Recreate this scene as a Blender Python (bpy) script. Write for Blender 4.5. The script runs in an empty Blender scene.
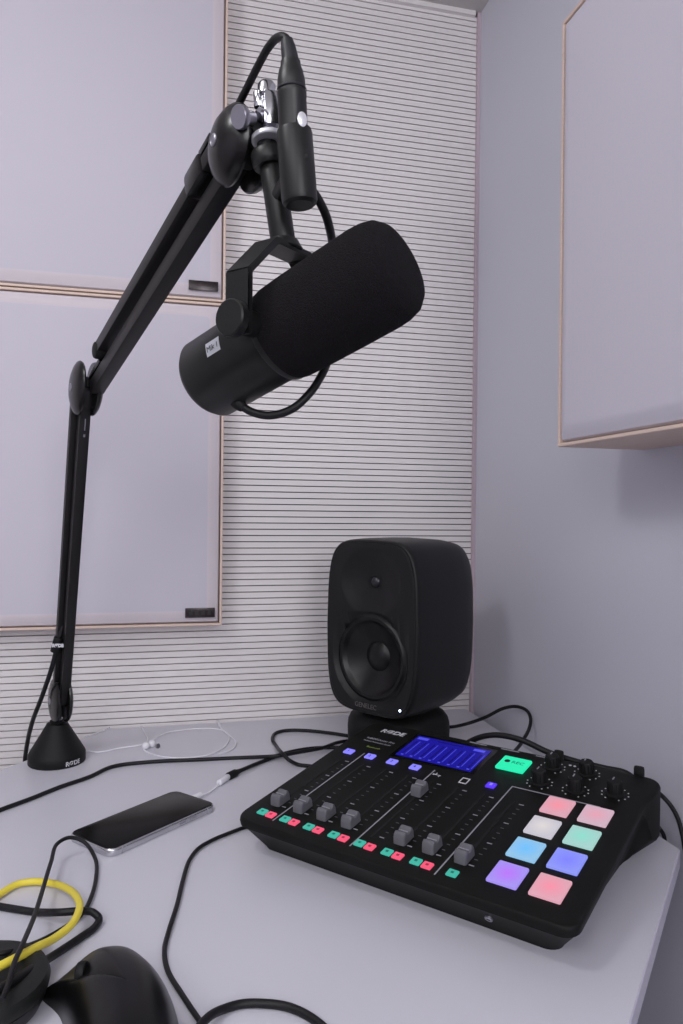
import bpy, bmesh, math, random
from mathutils import Vector, Matrix
random.seed(4)
PI = math.pi
scn = bpy.context.scene
COL = scn.collection

# ------------------------------------------------------------------ camera, light, exposure
F_PX = 738.0
CX, CY, CZ = -0.5469, -1.2329, 0.3507
RIGHT = Vector((0.97141884, -0.23712878, 0.01074174))
UP = Vector((-0.01020977, 0.00347134, 0.99994185))
FWD = Vector((0.23715228, 0.97147203, -0.00095109))
cam_d = bpy.data.cameras.new('camera')
cam = bpy.data.objects.new('camera', cam_d); COL.objects.link(cam)
cam_d.sensor_fit = 'VERTICAL'; cam_d.sensor_height = 36.0
cam_d.lens = F_PX * 36.0 / 1024.0
cam_d.clip_start = 0.02
m = Matrix.Identity(4)
for i in range(3):
    m[i][0] = RIGHT[i]; m[i][1] = UP[i]; m[i][2] = -FWD[i]
m[0][3], m[1][3], m[2][3] = CX, CY, CZ
cam.matrix_world = m
scn.camera = cam
CAM = Vector((CX, CY, CZ))

world = bpy.data.worlds.new('world'); scn.world = world; world.use_nodes = True
world.node_tree.nodes['Background'].inputs[0].default_value = (0.32, 0.31, 0.34, 1)
world.node_tree.nodes['Background'].inputs[1].default_value = 0.3

def area(name, loc, size, power, color, rot=(0, 0, 0)):
    l = bpy.data.lights.new(name, 'AREA'); l.shape = 'SQUARE'; l.size = size
    l.energy = power; l.color = color
    o = bpy.data.objects.new(name, l); COL.objects.link(o); o.location = loc; o.rotation_euler = rot
    return o
def globe(name, loc, radius, power, color):
    l = bpy.data.lights.new(name, 'POINT'); l.shadow_soft_size = radius; l.energy = power; l.color = color
    o = bpy.data.objects.new(name, l); COL.objects.link(o); o.location = loc; return o
globe('ceiling_globe_light', (-1.00, -0.85, 1.10), 0.10, 8.0, (0.975, 0.975, 1.0))
area('rear_fill_light', (-1.35, -2.05, 1.215), 1.1, 18.0, (0.98, 0.975, 1.0))  # added broad overhead fill behind the camera, not a known fixture
area('doorway_light', (-0.38, -2.55, 0.85), 0.7, 13.0, (0.985, 0.972, 1.0), (math.radians(90), 0, math.radians(12)))
scn.view_settings.view_transform = 'Standard'
scn.view_settings.look = 'None'
scn.view_settings.gamma = 1.0
scn.view_settings.use_curve_mapping = False
scn.view_settings.exposure = 0.0

# ------------------------------------------------------------------ pixel -> place (measured with the camera above, frame 683 x 1024)
def ray(px, py): return FWD + RIGHT * ((px - 341.5) / F_PX) - UP * ((py - 512.0) / F_PX)
def Xp(px, py, x=0.0):
    d = ray(px, py); return CAM + d * ((x / 1000.0 - CX) / d.x)
def W(px, py, D): return CAM + ray(px, py) * (D / 1000.0)
def Zp(px, py, z=0.0):
    d = ray(px, py); return CAM + d * ((z / 1000.0 - CZ) / d.z)
def Yp(px, py, y=0.0):
    d = ray(px, py); return CAM + d * ((y / 1000.0 - CY) / d.y)
MM = 0.001
def V(x, y, z): return Vector((x * MM, y * MM, z * MM))

# ------------------------------------------------------------------ materials
def lin(c):
    return tuple(((v / 255.0) / 12.92 if v / 255.0 <= 0.04045 else ((v / 255.0 + 0.055) / 1.055) ** 2.4) for v in c)
def mat(name, rgb, rough=0.5, metal=0.0, noise=None, bump=None, emis=None, es=0.0, spec=0.5, coat=0.0):
    M = bpy.data.materials.new(name); M.use_nodes = True
    nt = M.node_tree; b = nt.nodes['Principled BSDF']
    c = lin(rgb)
    b.inputs['Base Color'].default_value = (*c, 1)
    b.inputs['Roughness'].default_value = rough; b.inputs['Metallic'].default_value = metal
    b.inputs['Specular IOR Level'].default_value = spec
    b.inputs['Coat Weight'].default_value = coat
    tc = nt.nodes.new('ShaderNodeTexCoord')
    if noise:
        n = nt.nodes.new('ShaderNodeTexNoise'); n.inputs['Scale'].default_value = noise[0]; n.inputs['Detail'].default_value = 4
        nt.links.new(tc.outputs['Object'], n.inputs['Vector'])
        mx = nt.nodes.new('ShaderNodeMix'); mx.data_type = 'RGBA'
        k = noise[1]
        mx.inputs['A'].default_value = (*[v * (1 - k) for v in c], 1); mx.inputs['B'].default_value = (*[min(1, v * (1 + k)) for v in c], 1)
        nt.links.new(n.outputs['Fac'], mx.inputs['Factor']); nt.links.new(mx.outputs['Result'], b.inputs['Base Color'])
    if bump:
        n = nt.nodes.new('ShaderNodeTexNoise'); n.inputs['Scale'].default_value = bump[0]; n.inputs['Detail'].default_value = 3
        nt.links.new(tc.outputs['Object'], n.inputs['Vector'])
        bp = nt.nodes.new('ShaderNodeBump'); bp.inputs['Strength'].default_value = bump[1]; bp.inputs['Distance'].default_value = bump[2]
        nt.links.new(n.outputs['Fac'], bp.inputs['Height']); nt.links.new(bp.outputs['Normal'], b.inputs['Normal'])
    if emis:
        b.inputs['Emission Color'].default_value = (*lin(emis), 1); b.inputs['Emission Strength'].default_value = es
    return M

def wood(name, a, b_, scale=6):
    M = bpy.data.materials.new(name); M.use_nodes = True
    nt = M.node_tree; b = nt.nodes['Principled BSDF']; b.inputs['Roughness'].default_value = 0.55
    tc = nt.nodes.new('ShaderNodeTexCoord'); mp = nt.nodes.new('ShaderNodeMapping'); mp.inputs['Scale'].default_value = (2, 40, 120)
    n = nt.nodes.new('ShaderNodeTexNoise'); n.inputs['Scale'].default_value = scale
    mx = nt.nodes.new('ShaderNodeMix'); mx.data_type = 'RGBA'
    mx.inputs['A'].default_value = (*lin(a), 1); mx.inputs['B'].default_value = (*lin(b_), 1)
    nt.links.new(tc.outputs['Object'], mp.inputs['Vector']); nt.links.new(mp.outputs['Vector'], n.inputs['Vector'])
    nt.links.new(n.outputs['Fac'], mx.inputs['Factor']); nt.links.new(mx.outputs['Result'], b.inputs['Base Color'])
    return M

def lit_pad(name, mid, edge, s):
    """back-lit silicone: the LED under the middle makes the core stronger in colour"""
    M = bpy.data.materials.new(name); M.use_nodes = True
    nt = M.node_tree; b = nt.nodes['Principled BSDF']
    b.inputs['Base Color'].default_value = (0.10, 0.10, 0.11, 1); b.inputs['Roughness'].default_value = 0.6
    tc = nt.nodes.new('ShaderNodeTexCoord')
    mp = nt.nodes.new('ShaderNodeMapping'); mp.inputs['Location'].default_value = (-0.5, -0.5, 0); 
    sc = nt.nodes.new('ShaderNodeMapping'); sc.inputs['Scale'].default_value = (1.9, 1.9, 0)
    gr = nt.nodes.new('ShaderNodeTexGradient'); gr.gradient_type = 'SPHERICAL'
    mx = nt.nodes.new('ShaderNodeMix'); mx.data_type = 'RGBA'
    mx.inputs['A'].default_value = (*lin(edge), 1); mx.inputs['B'].default_value = (*lin(mid), 1)
    nt.links.new(tc.outputs['Generated'], mp.inputs['Vector']); nt.links.new(mp.outputs['Vector'], sc.inputs['Vector'])
    nt.links.new(sc.outputs['Vector'], gr.inputs['Vector']); nt.links.new(gr.outputs['Fac'], mx.inputs['Factor'])
    nt.links.new(mx.outputs['Result'], b.inputs['Emission Color']); b.inputs['Emission Strength'].default_value = s
    return M

M = dict(
    wall=mat('painted_wall', (210, 210, 221), 0.7, bump=(60, 0.05, 0.002)),
    wall2=mat('booth_wall', (212, 209, 218), 0.8),
    ceil=mat('ceiling_paint', (196, 194, 192), 0.9),
    floor=mat('floor_carpet', (64, 62, 70), 0.95, noise=(90, .2)),
    slat=mat('slat_laminate', (234, 230, 230), 0.5),
    groove=mat('slat_groove', (66, 56, 62), 0.9),
    seam=mat('corner_trim', (196, 180, 190), 0.7),
    fabric=mat('acoustic_fabric', (206, 202, 213), 0.95, bump=(900, 0.15, 0.0004), spec=0.2),
    fabric_edge=mat('acoustic_fabric_edge', (215, 207, 213), 0.95, bump=(900, 0.15, 0.0004), spec=0.2),
    ply=wood('birch_frame', (234, 214, 200), (214, 188, 174)),
    badge=mat('smoked_badge', (46, 38, 40), 0.25, metal=0.4, noise=(220, .6)),
    badge_mark=mat('badge_letters', (20, 17, 19), 0.4),
    table=mat('table_laminate', (207, 206, 216), 0.35, noise=(8, .015)),
    tedge=mat('table_edging', (190, 187, 202), 0.45),
    steel=mat('leg_steel', (110, 110, 116), 0.4, metal=0.7),
    black=mat('black_plastic', (17, 17, 18), 0.42, noise=(400, .15)),
    mixer=mat('mixer_housing', (15, 16, 15), 0.55, noise=(300, .12), spec=0.18),
    slot=mat('fader_slot', (4, 4, 5), 0.8),
    speaker=mat('speaker_enamel', (17, 17, 18), 0.45, bump=(1600, 0.2, 0.0003), spec=0.35),
    cone=mat('woofer_cone', (10, 10, 11), 0.34, spec=0.4),
    dome=mat('tweeter_dome', (62, 62, 66), 0.3, metal=0.8),
    rubber=mat('black_rubber', (13, 13, 14), 0.6, spec=0.3),
    cable=mat('black_cable', (17, 16, 19), 0.5, spec=0.35),
    arm=mat('arm_aluminium', (24, 22, 23), 0.42, spec=0.35),
    joint=mat('joint_cap', (20, 18, 19), 0.27, spec=0.4),
    chrome=mat('chrome', (205, 205, 210), 0.14, metal=1.0),
    white_metal=mat('bright_metal', (232, 232, 236), 0.3, metal=0.5),
    satin=mat('satin_steel', (170, 168, 178), 0.35, metal=0.9),
    mic=mat('mic_enamel', (22, 23, 23), 0.40, spec=0.35, bump=(1500, .1, .0002)),
    foam=mat('mic_foam', (26, 24, 27), 0.97, noise=(700, .5), bump=(1100, 1.0, 0.002), spec=0.15),
    plug=mat('plug_rubber', (24, 26, 32), 0.5),
    white_print=mat('white_print', (205, 205, 210), 0.6),
    grey_print=mat('grey_print', (150, 150, 158), 0.6),
    green_print=mat('green_print', (120, 140, 60), 0.6),
    paper=mat('white_label', (226, 228, 236), 0.6),
    ink=mat('black_ink', (28, 28, 32), 0.7),
    dim_print=mat('dim_print', (84, 84, 90), .6),
    fader=mat('fader_cap', (96, 96, 102), 0.45),
    glass=mat('phone_glass', (11, 11, 9), 0.22, spec=0.12),
    phone=mat('phone_steel', (196, 196, 200), 0.25, metal=0.85),
    white_plastic=mat('white_plastic', (232, 232, 238), 0.4),
    yellow=mat('yellow_cable', (232, 214, 70), 0.45),
    mouse=mat('mouse_shell', (11, 11, 12), 0.3, spec=0.25),
    mouse_side=mat('mouse_grip', (34, 34, 36), 0.5),
    cushion=mat('ear_cushion', (18, 20, 19), 0.6, bump=(300, .3, .001)),
    led=mat('white_led', (255, 255, 255), 0.4, emis=(200, 220, 255), es=6.0),
    blue_led=mat('blue_led', (60, 60, 200), 0.4, emis=(110, 130, 255), es=1.2),
    green=mat('green_button', (10, 60, 50), 0.5, emis=(62, 178, 160), es=0.95),
    pink=mat('pink_button', (90, 20, 30), 0.5, emis=(242, 88, 122), es=0.95),
    violet=mat('violet_button', (50, 50, 110), 0.5, emis=(132, 126, 250), es=1.05),
    deep_violet=mat('deep_violet_button', (30, 10, 90), 0.5, emis=(88, 50, 240), es=1.0),
    rec=mat('record_button', (10, 80, 60), 0.5, emis=(30, 228, 170), es=1.05),
    screen=mat('screen_blue', (5, 5, 20), 0.15, emis=(30, 26, 160), es=0.85),
    screen_hi=mat('screen_highlight', (5, 5, 20), 0.2, emis=(78, 80, 226), es=1.0),
    screen_lo=mat('screen_shade', (5, 5, 20), 0.2, emis=(18, 14, 110), es=1.0),
)

# ------------------------------------------------------------------ mesh helpers
def obj(name, bm, material, parent=None, smooth=True, world_space=True, angle=0.6):
    """link a bmesh as one object; world_space=True: coordinates are world ones and are moved to the parent's frame"""
    if parent is not None and world_space:
        mw = parent.matrix_basis.copy(); q_ = parent.parent
        while q_ is not None: mw = q_.matrix_basis @ mw; q_ = q_.parent
        bmesh.ops.transform(bm, matrix=mw.inverted(), verts=bm.verts)
    bmesh.ops.recalc_face_normals(bm, faces=bm.faces)
    me = bpy.data.meshes.new(name); bm.to_mesh(me); bm.free()
    if isinstance(material, (list, tuple)):
        for x in material: me.materials.append(x)
    else: me.materials.append(material)
    if smooth:
        for p in me.polygons: p.use_smooth = True
        me.set_sharp_from_angle(angle=angle)
    o = bpy.data.objects.new(name, me); COL.objects.link(o)
    if parent is not None: o.parent = parent
    return o
def tag(o, label, cat, group=None):
    o['label'] = label; o['category'] = cat
    if group: o['group'] = group
    return o
def thing(name, label, cat, loc=(0, 0, 0), rotz=0.0, group=None):
    o = bpy.data.objects.new(name, None); COL.objects.link(o)
    o.location = loc; o.rotation_euler = (0, 0, rotz)
    o.matrix_basis = Matrix.Translation(Vector(loc)) @ Matrix.Rotation(rotz, 4, 'Z')
    return tag(o, label, cat, group)
def struct(name, bm, m_, smooth=False):
    o = obj(name, bm, m_, None, smooth); o['kind'] = 'structure'; return o

def add_box(bm, c, s, rot=None, bev=0.0, seg=2):
    b = bmesh.new(); bmesh.ops.create_cube(b, size=1)
    bmesh.ops.scale(b, vec=Vector(s), verts=b.verts)
    if bev > 0: bmesh.ops.bevel(b, geom=b.edges[:], offset=bev, segments=seg, affect='EDGES', profile=0.6)
    M4 = Matrix.Translation(Vector(c)) @ (rot.to_4x4() if rot is not None else Matrix.Identity(4))
    bmesh.ops.transform(b, matrix=M4, verts=b.verts)
    me = bpy.data.meshes.new('t'); b.to_mesh(me); b.free(); bm.from_mesh(me); bpy.data.meshes.remove(me)
def box(c, s, rot=None, bev=0.0, seg=2):
    bm = bmesh.new(); add_box(bm, c, s, rot, bev, seg); return bm
def basis(z, x=None):
    z = Vector(z).normalized()
    x = Vector(x) if x is not None else (Vector((0, 0, 1)) if abs(z.z) < 0.9 else Vector((1, 0, 0)))
    y = z.cross(x).normalized(); x = y.cross(z).normalized()
    return Matrix((x, y, z)).transposed()
def add_lathe(bm, prof, o, axis, seg=40, sx=1.0, sy=1.0, xdir=None):
    """prof: list of (radius, height) in metres along axis from o"""
    B = basis(axis, xdir); rings = []
    for r, h in prof:
        if r < 1e-7:
            rings.append([bm.verts.new(Vector(o) + B @ Vector((0, 0, h)))])
        else:
            rings.append([bm.verts.new(Vector(o) + B @ Vector((r * sx * math.cos(2 * PI * i / seg), r * sy * math.sin(2 * PI * i / seg), h))) for i in range(seg)])
    for a, b in zip(rings, rings[1:]):
        for i in range(seg):
            j = (i + 1) % seg
            if len(a) == 1 and len(b) == 1: continue
            if len(a) == 1: bm.faces.new((a[0], b[i], b[j]))
            elif len(b) == 1: bm.faces.new((a[i], a[j], b[0]))
            else: bm.faces.new((a[i], a[j], b[j], b[i]))
    return bm
def lathe(prof, o, axis, seg=40, **k): return add_lathe(bmesh.new(), prof, o, axis, seg, **k)
def cyl_prof(r, h, b=0.0):
    if b <= 0: return [(0, 0), (r, 0), (r, h), (0, h)]
    return [(0, 0), (r - b, 0), (r - b * .3, b * .3), (r, b), (r, h - b), (r - b * .3, h - b * .3), (r - b, h), (0, h)]
def add_rod(bm, a, b, r, bev=0.0, seg=28):
    a = Vector(a); b = Vector(b); add_lathe(bm, cyl_prof(r, (b - a).length, bev), a, b - a, seg)
def rod(a, b, r, bev=0.0, seg=28):
    bm = bmesh.new(); add_rod(bm, a, b, r, bev, seg); return bm
def crom(pts, n=8):
    P = [Vector(p) for p in pts]; P = [P[0] * 2 - P[1]] + P + [P[-1] * 2 - P[-2]]; out = []
    for i in range(1, len(P) - 2):
        p0, p1, p2, p3 = P[i - 1:i + 3]
        t0 = 0.0; t1 = t0 + max((p1 - p0).length, 1e-6) ** .5; t2 = t1 + max((p2 - p1).length, 1e-6) ** .5; t3 = t2 + max((p3 - p2).length, 1e-6) ** .5
        for k in range(n):
            t = t1 + (t2 - t1) * k / n
            A1 = p0 * ((t1 - t) / (t1 - t0)) + p1 * ((t - t0) / (t1 - t0)); A2 = p1 * ((t2 - t) / (t2 - t1)) + p2 * ((t - t1) / (t2 - t1)); A3 = p2 * ((t3 - t) / (t3 - t2)) + p3 * ((t - t2) / (t3 - t2))
            B1 = A1 * ((t2 - t) / (t2 - t0)) + A2 * ((t - t0) / (t2 - t0)); B2 = A2 * ((t3 - t) / (t3 - t1)) + A3 * ((t - t1) / (t3 - t1))
            out.append(B1 * ((t2 - t) / (t2 - t1)) + B2 * ((t - t1) / (t2 - t1)))
    out.append(P[-2]); return out
def add_tube(bm, pts, r, seg=12, n=8, smooth_path=True):
    P = crom(pts, n) if smooth_path else [Vector(p) for p in pts]
    rings = []; nrm = None
    for i, p in enumerate(P):
        t = (P[min(i + 1, len(P) - 1)] - P[max(i - 1, 0)]).normalized()
        if nrm is None: nrm = t.orthogonal().normalized()
        nrm = (nrm - t * nrm.dot(t)).normalized(); b = t.cross(nrm)
        rr = r(i / (len(P) - 1)) if callable(r) else r
        rings.append([bm.verts.new(p + nrm * math.cos(2 * PI * k / seg) * rr + b * math.sin(2 * PI * k / seg) * rr) for k in range(seg)])
    for a, b in zip(rings, rings[1:]):
        for k in range(seg): bm.faces.new((a[k], a[(k + 1) % seg], b[(k + 1) % seg], b[k]))
    bm.faces.new(rings[0][::-1]); bm.faces.new(rings[-1])
    return bm
def tube(pts, r, seg=12, n=8, **k): return add_tube(bmesh.new(), pts, r, seg, n, **k)
def loft(rings, closed=True, caps=True, bm=None):
    bm = bm or bmesh.new(); R_ = [[bm.verts.new(p) for p in r] for r in rings]
    for a, b in zip(R_, R_[1:]):
        N = len(a)
        for i in range(N if closed else N - 1): bm.faces.new((a[i], a[(i + 1) % N], b[(i + 1) % N], b[i]))
    if caps: bm.faces.new(R_[0][::-1]); bm.faces.new(R_[-1])
    return bm
def rrect(x0, x1, y0, y1, r, n=5):
    out = []
    for cx, cy, a0 in ((x1 - r, y1 - r, 0), (x0 + r, y1 - r, 90), (x0 + r, y0 + r, 180), (x1 - r, y0 + r, 270)):
        for k in range(n + 1):
            a = math.radians(a0 + 90 * k / n); out.append((cx + r * math.cos(a), cy + r * math.sin(a)))
    return out
def text_bm(s, size, extrude, mtx, align='LEFT', shear=0.0, bold=0.0):
    c = bpy.data.curves.new('t', 'FONT'); c.body = s; c.size = size; c.extrude = extrude; c.align_x = align; c.shear = shear; c.offset = bold
    o = bpy.data.objects.new('t', c); COL.objects.link(o)
    dg = bpy.context.evaluated_depsgraph_get(); me = bpy.data.meshes.new_from_object(o.evaluated_get(dg))
    bm = bmesh.new(); bm.from_mesh(me); bmesh.ops.transform(bm, matrix=mtx, verts=bm.verts)
    bpy.data.objects.remove(o); bpy.data.curves.remove(c); bpy.data.meshes.remove(me)
    return bm
def frame_mtx(o, x, y):
    x = Vector(x).normalized(); y = Vector(y).normalized(); z = x.cross(y)
    m_ = Matrix.Identity(4)
    for i in range(3): m_[i][0] = x[i]; m_[i][1] = y[i]; m_[i][2] = z[i]; m_[i][3] = o[i]
    return m_

# ------------------------------------------------------------------ the booth
XL, YF, ZF, ZC = -2.40, -2.60, -0.74, 1.246
bm = bmesh.new()
add_box(bm, ((XL) / 2, 0.030, (ZF + ZC) / 2), (-XL + .1, 0.04, ZC - ZF + .1))
obj_wall = bm
pitch = 10.49; z0 = 277.2
k0 = int((ZF * 1000 - z0) / pitch) - 1; k1 = int((1238 - z0) / pitch)
for k in range(k0, k1 + 1):
    za = z0 + k * pitch + 0.85; zb = z0 + (k + 1) * pitch - 0.85
    if zb > 1240: zb = 1240
    add_box(bm, (XL / 2 - .002, 0.0055, (za + zb) / 2000), (-XL - .004, 0.011, (zb - za) / 1000))
w = obj('wall_back', bm, [M['groove'], M['slat']], None, False)
w['kind'] = 'structure'
for p in w.data.polygons: p.material_index = 0 if p.index < 6 else 1
struct('wall_right', box((0.03, (YF + .02) / 2, (ZF + ZC) / 2), (0.06, -YF + .14, ZC - ZF + .1)), M['wall'])
struct('wall_left', box((XL - .03, (YF) / 2, (ZF + ZC) / 2), (0.06, -YF + .1, ZC - ZF + .1)), M['wall2'])
struct('wall_front', box((XL / 2, YF - .03, (ZF + ZC) / 2), (-XL + .1, 0.06, ZC - ZF + .1)), M['wall2'])
struct('ceiling', box((XL / 2, YF / 2, ZC + .03), (-XL + .1, -YF + .1, 0.06)), M['ceil'])
struct('floor', box((XL / 2, YF / 2, ZF - .03), (-XL + .1, -YF + .1, 0.06)), M['floor'])
struct('trim_1', box((-0.003, -0.003, (ZF + ZC) / 2), (0.006, 0.006, ZC - ZF)), M['seam'])
struct('trim_2', box((XL / 2 - .005, -0.004, ZC - .004), (-XL - .012, 0.008, 0.008)), M['slat'])

# ------------------------------------------------------------------ acoustic panels (fabric cushion in a thin plywood tray)
def acoustic_panel(label, w_, h_, t_, loc, rotz, badge=True, letters=False, band=.019):
    """local frame: back on the plane y=0, front towards -y, x to the right, z up, origin at its lower right corner"""
    g = 'fabric acoustic panels in plywood frames'
    t = thing('acoustic_panel', label, 'acoustic panel', loc, rotz, g)
    fr = bmesh.new(); k = 0.0038; d = t_
    for c, s in (((-w_ / 2, -d / 2, k / 2), (w_, d, k)), ((-w_ / 2, -d / 2, h_ - k / 2), (w_, d, k)),
                 ((-k / 2, -d / 2, h_ / 2), (k, d, h_ - 2 * k)), ((-w_ + k / 2, -d / 2, h_ / 2), (k, d, h_ - 2 * k)),
                 ((-w_ / 2, -0.004, h_ / 2), (w_ - 2 * k, .008, h_ - 2 * k))):
        add_box(fr, c, s, bev=0.0006, seg=1)
    obj('frame', fr, M['ply'], t, world_space=False)
    g_ = 0.0015; x0, x1, z0_, z1 = -w_ + k + g_, -k - g_, k + g_, h_ - k - g_
    rings = []
    for ins, dep in ((0, 0.010), (0, d - .004), (.002, d - .0005), (.006, d + .0010), (.013, d + .0040), (.019, d + .0045), (.12, d + .0045)):
        rings.append([Vector((x, -dep, z)) for x, z in rrect(x0 + ins, x1 - ins, z0_ + ins, z1 - ins, 0.003 + ins * .1, 3)])
    o = obj('fabric_cushion', loft(rings), [M['fabric'], M['fabric_edge']], t, world_space=False)
    N = len(rings[0])
    for p in o.data.polygons:
        q = [o.data.vertices[i].co for i in p.vertices]
        cx_ = sum(v.x for v in q) / len(q); cz_ = sum(v.z for v in q) / len(q)
        e = min(cx_ - x0, x1 - cx_, cz_ - z0_, z1 - cz_)
        p.material_index = 1 if e < band and len(q) == 4 else 0
    if badge:
        b = box((-0.0345, -(d + .0058), 0.0215), (0.046, 0.003, 0.0150), bev=.0006)
        bo = obj('badge', b, M['badge'], t, world_space=False)
        if letters:
            lb = bmesh.new()
            for i, x in enumerate((-.0490, -.0395, -.0300, -.0205)):
                add_box(lb, (x, -(d + .0075), 0.0205), (.0056, .0006, .0055))
                add_box(lb, (x + .0018, -(d + .0075), 0.0248), (.0028, .0006, .0030))
            obj('badge_marks', lb, M['badge_mark'], bo, world_space=False, smooth=False)
    return t
acoustic_panel('pale fabric acoustic panel, the upper of two mounted on the slatted wall', 0.60, 0.513, 0.045, V(-451.5, 0, 682.0), 0)
acoustic_panel('pale fabric acoustic panel, the lower of two on the slatted wall, above the table', 0.60, 0.513, 0.045, V(-451.5, 0, 167.0), 0, letters=True)
acoustic_panel('deep pale acoustic panel with wooden edges mounted high on the smooth right wall', 0.60, 0.482, 0.1105, V(0, -1076.5, 426.3), -PI / 2, badge=False, band=.003)

# ------------------------------------------------------------------ table
TT = 0.018
top = [(-0.014, -0.003), (-0.622, -0.003), (-0.92, -0.378), (-0.92, -0.9625), (-0.40, -0.9625), (-0.0145, -0.5665)]
t = thing('table', 'light grey laminate table with cut corners fitted into the room corner', 'table', (-0.45, -0.45, ZF))
bm = loft([[Vector((x, y, -TT)) for x, y in top], [Vector((x, y, -.0012)) for x, y in top],
           [Vector((x + (-.45 - x) * .0025, y + (-.45 - y) * .0025, 0)) for x, y in top]])
o = obj('tabletop', bm, [M['table'], M['tedge']], t, smooth=False)
for p in o.data.polygons: p.material_index = 0 if abs(p.normal.z) > 0.9 else 1
for x, y in ((-.08, -.06), (-.60, -.06), (-.86, -.42), (-.86, -.88), (-.42, -.88), (-.08, -.50)):
    obj('leg', rod((x, y, ZF), (x, y, -TT), 0.022, .002), M['steel'], t)

# ------------------------------------------------------------------ audio mixer
TH = -0.8563; SL = 0.1434; HF = 38.0
mx_ = thing('audio_mixer', 'black podcast mixer with faders, lit colour pads and a blue screen', 'audio mixer', V(-471.4, -474.9, 0), TH)
def P(u, v, h=0.0):
    """panel coordinates in mm (u across, v up the slope, h above it) -> mixer's local frame"""
    return Vector((u, v * math.cos(SL) - h * math.sin(SL), HF + v * math.sin(SL) + h * math.cos(SL))) * MM
RP = Matrix.Rotation(SL, 3, 'X')
def mobj(name, bm, m_, parent=mx_, **k): return obj(name, bm, m_, parent, world_space=False, **k)
def pbox(u, v, h, s, bev=0.0, seg=2, bm=None):
    bm = bm or bmesh.new(); add_box(bm, P(u, v, h), [q * MM for q in s], RP, bev * MM, seg); return bm
def outline(il, ir, jf, jb, r):
    """rounded rectangle with extra points along its sides"""
    P_ = rrect(il, 350 - ir, jf, 268 - jb, r, 6); out = []
    for i, p in enumerate(P_):
        q = P_[(i + 1) % len(P_)]; out.append(p); n_ = int(math.hypot(q[0] - p[0], q[1] - p[1]) / 12)
        for k in range(1, n_): out.append((p[0] + (q[0] - p[0]) * k / n_, p[1] + (q[1] - p[1]) * k / n_))
    return out
def resamp(pts, N=160):
    L_ = [0]
    for i, p in enumerate(pts):
        q = pts[(i + 1) % len(pts)]; L_.append(L_[-1] + math.hypot(q[0] - p[0], q[1] - p[1]))
    out = []; j = 0
    for k in range(N):
        d = L_[-1] * k / N
        while L_[j + 1] < d: j += 1
        f = (d - L_[j]) / max(L_[j + 1] - L_[j], 1e-9); p = pts[j]; q = pts[(j + 1) % len(pts)]
        out.append((p[0] + (q[0] - p[0]) * f, p[1] + (q[1] - p[1]) * f))
    return out
def top_z(y): return HF + y * math.tan(SL)
def low_z(y):
    slab = max(29.0, top_z(y) - 9.0)
    k = min(1.0, max(0.0, (y - 205) / 30.0)); k = k * k * (3 - 2 * k)
    return slab + (22.0 - slab) * k
full = outline(0, 0, 0, 1, 14)
def flare(p):            # the socket block at the rear is a little wider on the right
    k = min(1.0, max(0.0, (p[1] - 205) / 35.0)); return (p[0] + (5.0 * k * k * (3 - 2 * k) if p[0] > 300 else 0), p[1])
full = [flare(p) for p in full]
def inset(p, il, ir, jf, jb):
    fx = (p[0] - 175) / 175; fy2 = (p[1] - 134) / 134
    return (il + (p[0] / 350) * (350 - il - ir), jf + (p[1] / 268) * (268 - jf - jb))
rings = []
for (il, ir, jf, jb, z) in ((14, 23, 28, 3, 0), (13, 22, 27, 2, 2)):
    rings.append([V(*inset(p, il, ir, jf, jb), z) for p in full])
rings.append([V(*inset(p, 3, 4, 6, 1), low_z(p[1]) - 3.5) for p in full])
rings.append([V(*inset(p, .5, .5, 1, .2), low_z(p[1])) for p in full])
rings.append([V(*p, max(low_z(p[1]) + .4, top_z(p[1]) - 5)) for p in full])
for ins, h in ((0, -3.0), (.4, -1.6), (1.4, -.4), (3, 0)):
    rings.append([P(*inset(p, ins, ins, ins, ins), h) for p in full])
mobj('housing', loft(rings), M['mixer'], angle=.6)
# faders, their slots and scales
prints = bmesh.new(); dim = bmesh.new()
FV = [44, 44, 44, 44, 128, 44, 44, 44]
fcap = None
for k in range(8):
    u = 25 + 30 * k
    if k == 7: u = 237
    slot_ = mobj('fader_slot', pbox(u, 95, -0.3, (2.4, 124, 1.2)), M['slot'])
    prints = bmesh.new(); dim = bmesh.new()
    v = FV[k]
    prof = [(-10, 0), (-9.4, 6.5), (-8, 9.6), (-5.5, 11), (-2.5, 9.2), (0, 8.4), (2.5, 9.2), (5.5, 11), (8, 9.6), (9.4, 6.5), (10, 0)]
    rr = []
    for du, ks in ((-6, .86), (-5.2, .97), (-4.2, 1), (4.2, 1), (5.2, .97), (6, .86)):
        rr.append([P(u + du, v + a * ks, .6 + b * ks) for a, b in prof])
    fo = mobj('fader', loft(rr), M['fader'], angle=.5)
    mobj('pointer_line', pbox(u, v, 9.6, (9.5, 1.0, .6)), M['grey_print'], fo, smooth=False)
    for j in range(13):
        vv = 38 + j * 9.6
        big = j in (0, 4, 8, 12)
        pbox(u + 9.5, vv, .12, (5.0 if big else 3.2, 1.2 if big else .8, .25), bm=prints if big else dim)
    mobj('scale_marks', prints, M['grey_print'], slot_, smooth=False)
    mobj('fine_scale_marks', dim, M['dim_print'], slot_, smooth=False)

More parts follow.
